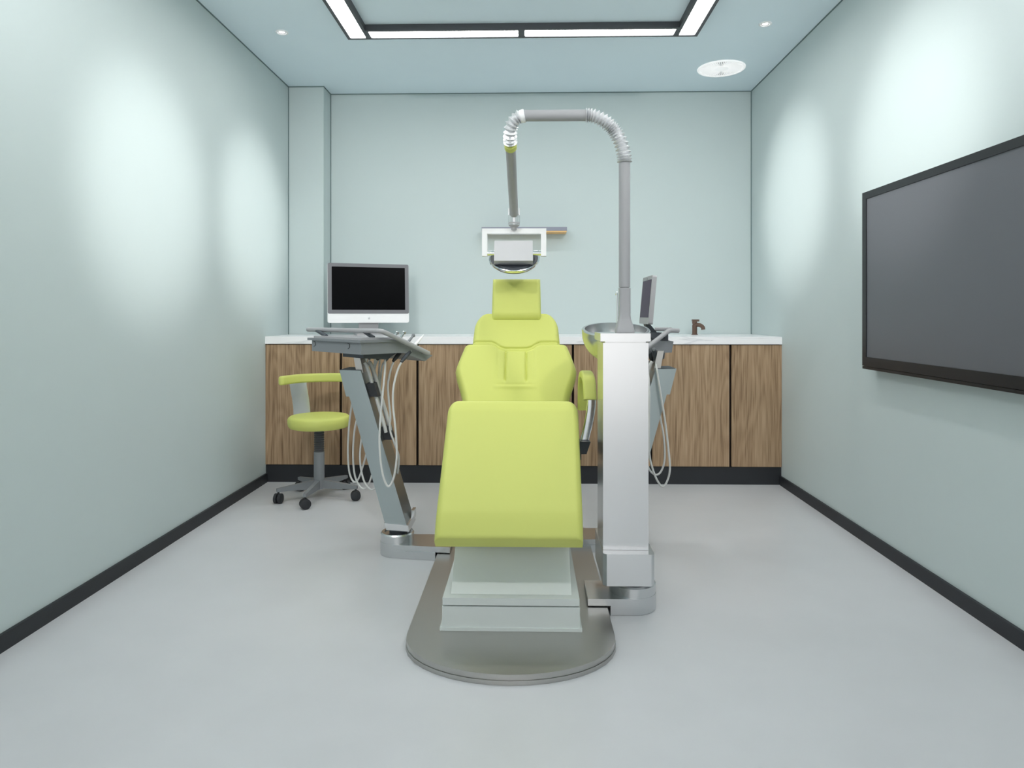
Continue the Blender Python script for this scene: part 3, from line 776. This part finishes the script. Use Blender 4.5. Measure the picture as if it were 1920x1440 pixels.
# 1 front-most loop
handpiece('white pointed handpiece, foremost in the rack, with the hose looping before the post', at(789, 634, 3.16), at(757, 673, 3.05),
          pth([(746, 693, 3.03), (738, 725, 3.01), (737, 760, 3.0), (741, 800, 2.99), (744, 850, 2.98), (741, 882, 2.97), (736, 902, 2.97), (728, 912, 2.965), (720, 898, 2.965), (714, 868, 2.97), (711.5, 825, 2.98), (714, 775, 2.99), (718, 735, 3.0), (722, 690, 3.03), (722, 668, 3.06)]), 'white', 'point', grp, tail='slate')
handpiece('grey ball-tipped handpiece in the rack behind the white pointed one', at(775, 629, 3.18), at(742, 671, 3.07),
          pth([(733, 692, 3.08), (727.5, 720, 3.08), (728.5, 745, 3.08), (732, 780, 3.09), (731, 805, 3.09), (739, 830, 3.09), (748, 860, 3.12), (742, 896, 3.16), (728, 885, 3.22), (717, 840, 3.26), (712, 780, 3.26), (710, 720, 3.24), (712, 672, 3.2)]), 'tray', 'ball', grp, tail='rubber')
handpiece('silver round-headed handpiece beside the grey ball-tipped one', at(757.5, 623.5, 3.22), at(727, 670, 3.12),
          pth([(716, 690, 3.20), (712, 740, 3.28), (712, 800, 3.32), (712, 860, 3.34), (708, 905, 3.36), (697, 918, 3.38), (684, 905, 3.40), (677, 880, 3.42), (675, 850, 3.42), (680, 810, 3.42), (695, 740, 3.38), (704, 668, 3.3)]), 'alu', 'turbine', grp)
handpiece('silver round-headed handpiece nearest the computer monitor', at(744.5, 624, 3.26), at(712, 668, 3.16),
          pth([(703, 690, 3.24), (699, 740, 3.34), (704, 800, 3.38), (703, 860, 3.40), (696, 895, 3.42), (686, 915, 3.43), (675, 912, 3.44), (665, 890, 3.46), (662, 850, 3.46), (665, 805, 3.46), (675, 760, 3.44), (688, 668, 3.34)]), 'alu', 'turbine', grp)
handpiece('handpiece deepest in the rack whose hose loops lowest by the stool', at(724, 640, 3.28), at(697, 667, 3.22),
          pth([(689, 692, 3.30), (686, 740, 3.40), (690, 800, 3.44), (690, 835, 3.46), (681, 872, 3.48), (672, 898, 3.49), (663, 903, 3.50), (655, 885, 3.51), (652.5, 850, 3.51), (654, 805, 3.51), (660, 755, 3.5), (676, 668, 3.40)]), 'alu', 'turbine', grp)

# ------------------------------------------------------------------ assistant unit on the far side of the column
au = thing('assistant_unit', 'grey assistant instrument table on a leaning post behind the chrome column', 'dental unit', (.413, 3.175, 0))
post_unit(RW, au)
def zq(py, Y): return EYE - (py - HOR) / F * Y
bm = bmesh.new()
prism(bm, [at(1262.8, 640, 3.22), at(1259.7, 661, 3.22), at(1212, 662.5, 3.22), at(1200, 668, 3.22), at(1200, 655, 3.22), at(1236, 639.5, 3.22)], Vector((0, .20, 0)))
link('tray_body', bm, M['tray'], au, bev=.003)
bm = bmesh.new(); prism(bm, [at(1247, 661.5, 3.26), at(1245.5, 673, 3.26), at(1230, 673, 3.26), at(1221, 662, 3.26)], Vector((0, .12, 0)))
link('under_housing', bm, M['tray'], au, bev=.003)
bm = bmesh.new(); prism(bm, [at(1253, 625, 3.27), at(1253, 639, 3.27), at(1230, 638.6, 3.27), at(1216, 630, 3.27), at(1216, 622, 3.27)], Vector((0, .14, 0)))
link('tray_top', bm, M['slate'], au, bev=.002)
h0 = [at(1203, 660, 3.12), at(1250, 623, 3.16), at(1255, 620, 3.165), at(1260, 619.5, 3.17), at(1272, 620, 3.18)]
bm = bmesh.new(); tube(bm, [h0[0]] + smooth_path(h0[1:4], 4) + [h0[4], h0[4] + (h0[4] - h0[3]).normalized() * .004], [.0105] * 11 + [.006], 20)
h1 = link('handle', bm, M['grey'], au)
bm = bmesh.new(); tube(bm, [at(1263, 620, 3.18), at(1258, 617.5, 3.42), at(1228, 617.5, 3.42)], .0095, 16); link('bracket', bm, M['grey'], h1)
bm = bmesh.new(); tube(bm, [at(1245, 627, 3.17), at(1245, 632, 3.29)], .008, 12); link('stay', bm, M['slate'], h1)
# hoses with suction handpieces
g2 = 'suction handpieces on the assistant table'
handpiece('grey suction handpiece hooked near the tablet, its hose hanging lowest beside the column', at(1226, 655, 3.17), at(1229, 674, 3.2),
          pth([(1231, 690, 3.125), (1233.5, 705, 3.11), (1239, 740, 3.10), (1247, 790, 3.10), (1253, 840, 3.10), (1256, 880, 3.10), (1250, 904, 3.10), (1242, 912, 3.10), (1233, 902, 3.10), (1224, 880, 3.10), (1217.5, 850, 3.10), (1217, 800, 3.10), (1217.5, 730, 3.12), (1214, 690, 3.18), (1208, 665, 3.25)]), 'tray', 'ball', g2, hs=.0046)
handpiece('grey suction handpiece close to the chrome column, with the shorter hose loop', at(1216, 655, 3.17), at(1221, 672, 3.23),
          pth([(1215, 690, 3.28), (1211, 730, 3.36), (1205, 800, 3.42), (1208, 850, 3.42), (1216, 877, 3.42), (1226, 889, 3.42), (1236, 888, 3.42), (1244, 873, 3.42), (1246.5, 850, 3.42), (1244, 815, 3.42), (1237, 775, 3.42), (1231, 720, 3.40), (1232, 678, 3.34)]), 'tray', 'ball', g2, hs=.0046)

# tablet on the assistant unit
tb = at(1221, 612, 3.30)
t = thing('tablet_monitor', 'small light grey tablet monitor with violet screen above the assistant table', 'tablet', tb)
tc_ = Vector((.547, 3.28, 1.115)); TR = Matrix.Translation(tc_) @ Matrix.Rotation(math.radians(5), 4, 'Y')
def tp_(w, h, r, x0, x1, cz=0):
    b = bmesh.new(); prism(b, [TR @ Vector((x0, y, z)) for y, z in rrect(w, h, r, 5, 0, cz)], TR.to_3x3() @ Vector((x1 - x0, 0, 0))); return b
link('case', tp_(.262, .222, .010, 0, .020), M['grey'], t, bev=.003)
link('screen', tp_(.230, .174, .003, -.001, .0005, .006), M['purple'], t)
link('button', tubem([TR @ Vector((-.0012, 0, .100)), TR @ Vector((.0005, 0, .100))], .003, 12), M['slate'], t)
bm = bmesh.new(); q = TR @ Vector((.010, 0, -.105))
hexa(bm, [tb + Vector(p) for p in ((-.018, -.03, -.028), (.022, -.03, -.028), (.022, .03, -.028), (-.018, .03, -.028))] + [q + Vector(p) for p in ((-.008, -.03, 0), (.010, -.03, 0), (.010, .03, 0), (-.008, .03, 0))])
link('mount', bm, M['slate'], t, bev=.003)

# ------------------------------------------------------------------ stool
SX, SY = -1.195, 3.962
st = thing('stool', 'lime round stool on five casters beside the left wall', 'stool', (SX, SY, 0))
ST = Matrix.Translation((SX, SY, 0))
link('seat', lathem([(0, .404), (.150, .404), (.163, .408), (.171, .420), (.174, .438), (.1735, .455), (.1695, .4625), (.1688, .4628), (.168, .4645), (.160, .4705), (.14, .474), (.08, .477), (0, .478)], ST, 72), M['lime'], st)
link('seat_pan', lathem([(0, .385), (.03, .385), (.045, .394), (.075, .398), (.078, .4035), (0, .4035)], ST, 40), M['alu'], st)
bp_ = [(0, .262), (.024, .262)]
for k in range(9):
    z = .268 + k * .0130; bp_ += [(.030, z), (.025, z + .0065)]
bp_ += [(.026, .387), (0, .387)]
link('bellows', lathem(bp_, ST, 36), M['bellows'], st, sharp=20)
link('gas_column', lathem([(0, .055), (.028, .055), (.030, .060), (.030, .262), (.0285, .266), (0, .266)], ST, 40), M['tray'], st)
for k, (px, py) in enumerate(((519, 947), (580, 957), (671, 941), (643, 919), (560, 922))):
    a = math.radians([212, 268, 348, 64, 136][k]); dr = Vector((math.cos(a), math.sin(a), 0)); sd = Vector((-dr.y, dr.x, 0))
    c = Vector((SX, SY, 0)); r0, r1 = .022, .235
    bm = bmesh.new()
    hexa(bm, [c + dr * r0 - sd * .014 + Vector((0, 0, .058)), c + dr * r1 - sd * .009 + Vector((0, 0, .066)), c + dr * r1 + sd * .009 + Vector((0, 0, .066)), c + dr * r0 + sd * .014 + Vector((0, 0, .058)),
              c + dr * r0 - sd * .014 + Vector((0, 0, .108)), c + dr * r1 - sd * .009 + Vector((0, 0, .083)), c + dr * r1 + sd * .009 + Vector((0, 0, .083)), c + dr * r0 + sd * .014 + Vector((0, 0, .108))])
    lg = link('leg', bm, M['tray'], st, bev=.003)
    tip = c + dr * .226
    ca = a + [.9, 2.2, .5, 1.0, 2.0][k]; cd = Vector((math.cos(ca), math.sin(ca), 0)); cs = Vector((-cd.y, cd.x, 0))
    bm = bmesh.new()
    tube(bm, [tip + Vector((0, 0, .068)), tip + Vector((0, 0, .046))], .006, 12)
    for sgn in (-1, 1):
        w0 = tip + Vector((0, 0, .0282)) + cs * sgn * .004; w1 = tip + Vector((0, 0, .0282)) + cs * sgn * .022
        tube(bm, [w0, w0 + cs * sgn * .001, w1 - cs * sgn * .003, w1], [.025, .0275, .0275, .022], 24)
    tube(bm, [tip + Vector((0, 0, .0282)) - cs * .006, tip + Vector((0, 0, .0282)) + cs * .006], .012, 12)
    link('caster', bm, M['rubber'], lg)
# back support: bent metal sheet and curved lime band
def ribbon(bm, path, zlo, zhi, th, rr=.35, n=5):
    """vertical band along plan path (x, y), between zlo and zhi, rounded section"""
    path = smooth_path([Vector((x, y, 0)) for x, y in path], 10); N = len(path); rings = []
    for i in range(N):
        d = (path[min(i + 1, N - 1)] - path[max(i - 1, 0)]).normalized(); nn = Vector((-d.y, d.x, 0))
        e = min(i, N - 1 - i) / 4.0; k = min(1, math.sqrt(max(0, 1 - (1 - min(e, 1)) ** 2)) * .75 + .25)
        rings.append([bm.verts.new(path[i] + nn * a * k + Vector((0, 0, (zlo + zhi) / 2 + b * (.8 + .2 * k)))) for a, b in rrect(th, zhi - zlo, th * rr, n)])
    m_ = len(rings[0])
    for p, q in zip(rings, rings[1:]):
        for k in range(m_): bm.faces.new((p[k], p[(k + 1) % m_], q[(k + 1) % m_], q[k]))
    bm.faces.new(rings[0]); bm.faces.new(rings[-1][::-1])
bm = bmesh.new()
ribbon(bm, [(-1.398, 3.90), (-1.385, 3.955), (-1.345, 4.045), (-1.27, 4.105), (-1.18, 4.13), (-1.08, 4.12), (-1.0, 4.07), (-.965, 4.02)], .648, .699, .034)
link('back_band', bm, M['lime'], st, sharp=60)
bm = bmesh.new(); sect = []
zs = [.395, .40, .43, .48, .54, .59, .63, .649]; ys = [4.06, 4.10, 4.128, 4.132, 4.118, 4.098, 4.082, 4.08]
Z = smooth_path([Vector((0, y, z)) for y, z in zip(ys, zs)], 5); rings = []
for i, p in enumerate(Z):
    d = (Z[min(i + 1, len(Z) - 1)] - Z[max(i - 1, 0)]).normalized(); nn = Vector((0, d.z, -d.y))
    w = .054; xo = -1.350 - .006 * (p.z - .45) / .2
    rings.append([bm.verts.new(Vector((xo + x, p.y - .20 * x, p.z)) + nn * b) for x, b in rrect(2 * w, .008, .003, 3)])
for p, q in zip(rings, rings[1:]):
    for k in range(len(p)): bm.faces.new((p[k], p[(k + 1) % len(p)], q[(k + 1) % len(p)], q[k]))
bm.faces.new(rings[0]); bm.faces.new(rings[-1][::-1])
link('back_support', bm, M['pleat'], st, sharp=60)
bm = bmesh.new(); hexa(bm, [Vector(p) for p in ((-1.28, 3.98, .394), (-1.17, 3.96, .394), (-1.28, 4.12, .394), (-1.38, 4.11, .394), (-1.28, 3.98, .4035), (-1.17, 3.96, .4035), (-1.28, 4.12, .4035), (-1.38, 4.11, .4035))])
link('support_bracket', bm, M['alu'], st)

# ------------------------------------------------------------------ world and exposure
w = bpy.data.worlds.new('world'); sc.world = w; w.use_nodes = True
w.node_tree.nodes['Background'].inputs['Color'].default_value = (1.0, .985, .965, 1)
w.node_tree.nodes['Background'].inputs['Strength'].default_value = 1.35
sc.view_settings.view_transform = 'Standard'; sc.view_settings.look = 'None'; sc.view_settings.gamma = 1.0
sc.view_settings.use_curve_mapping = False; sc.view_settings.exposure = 0.43
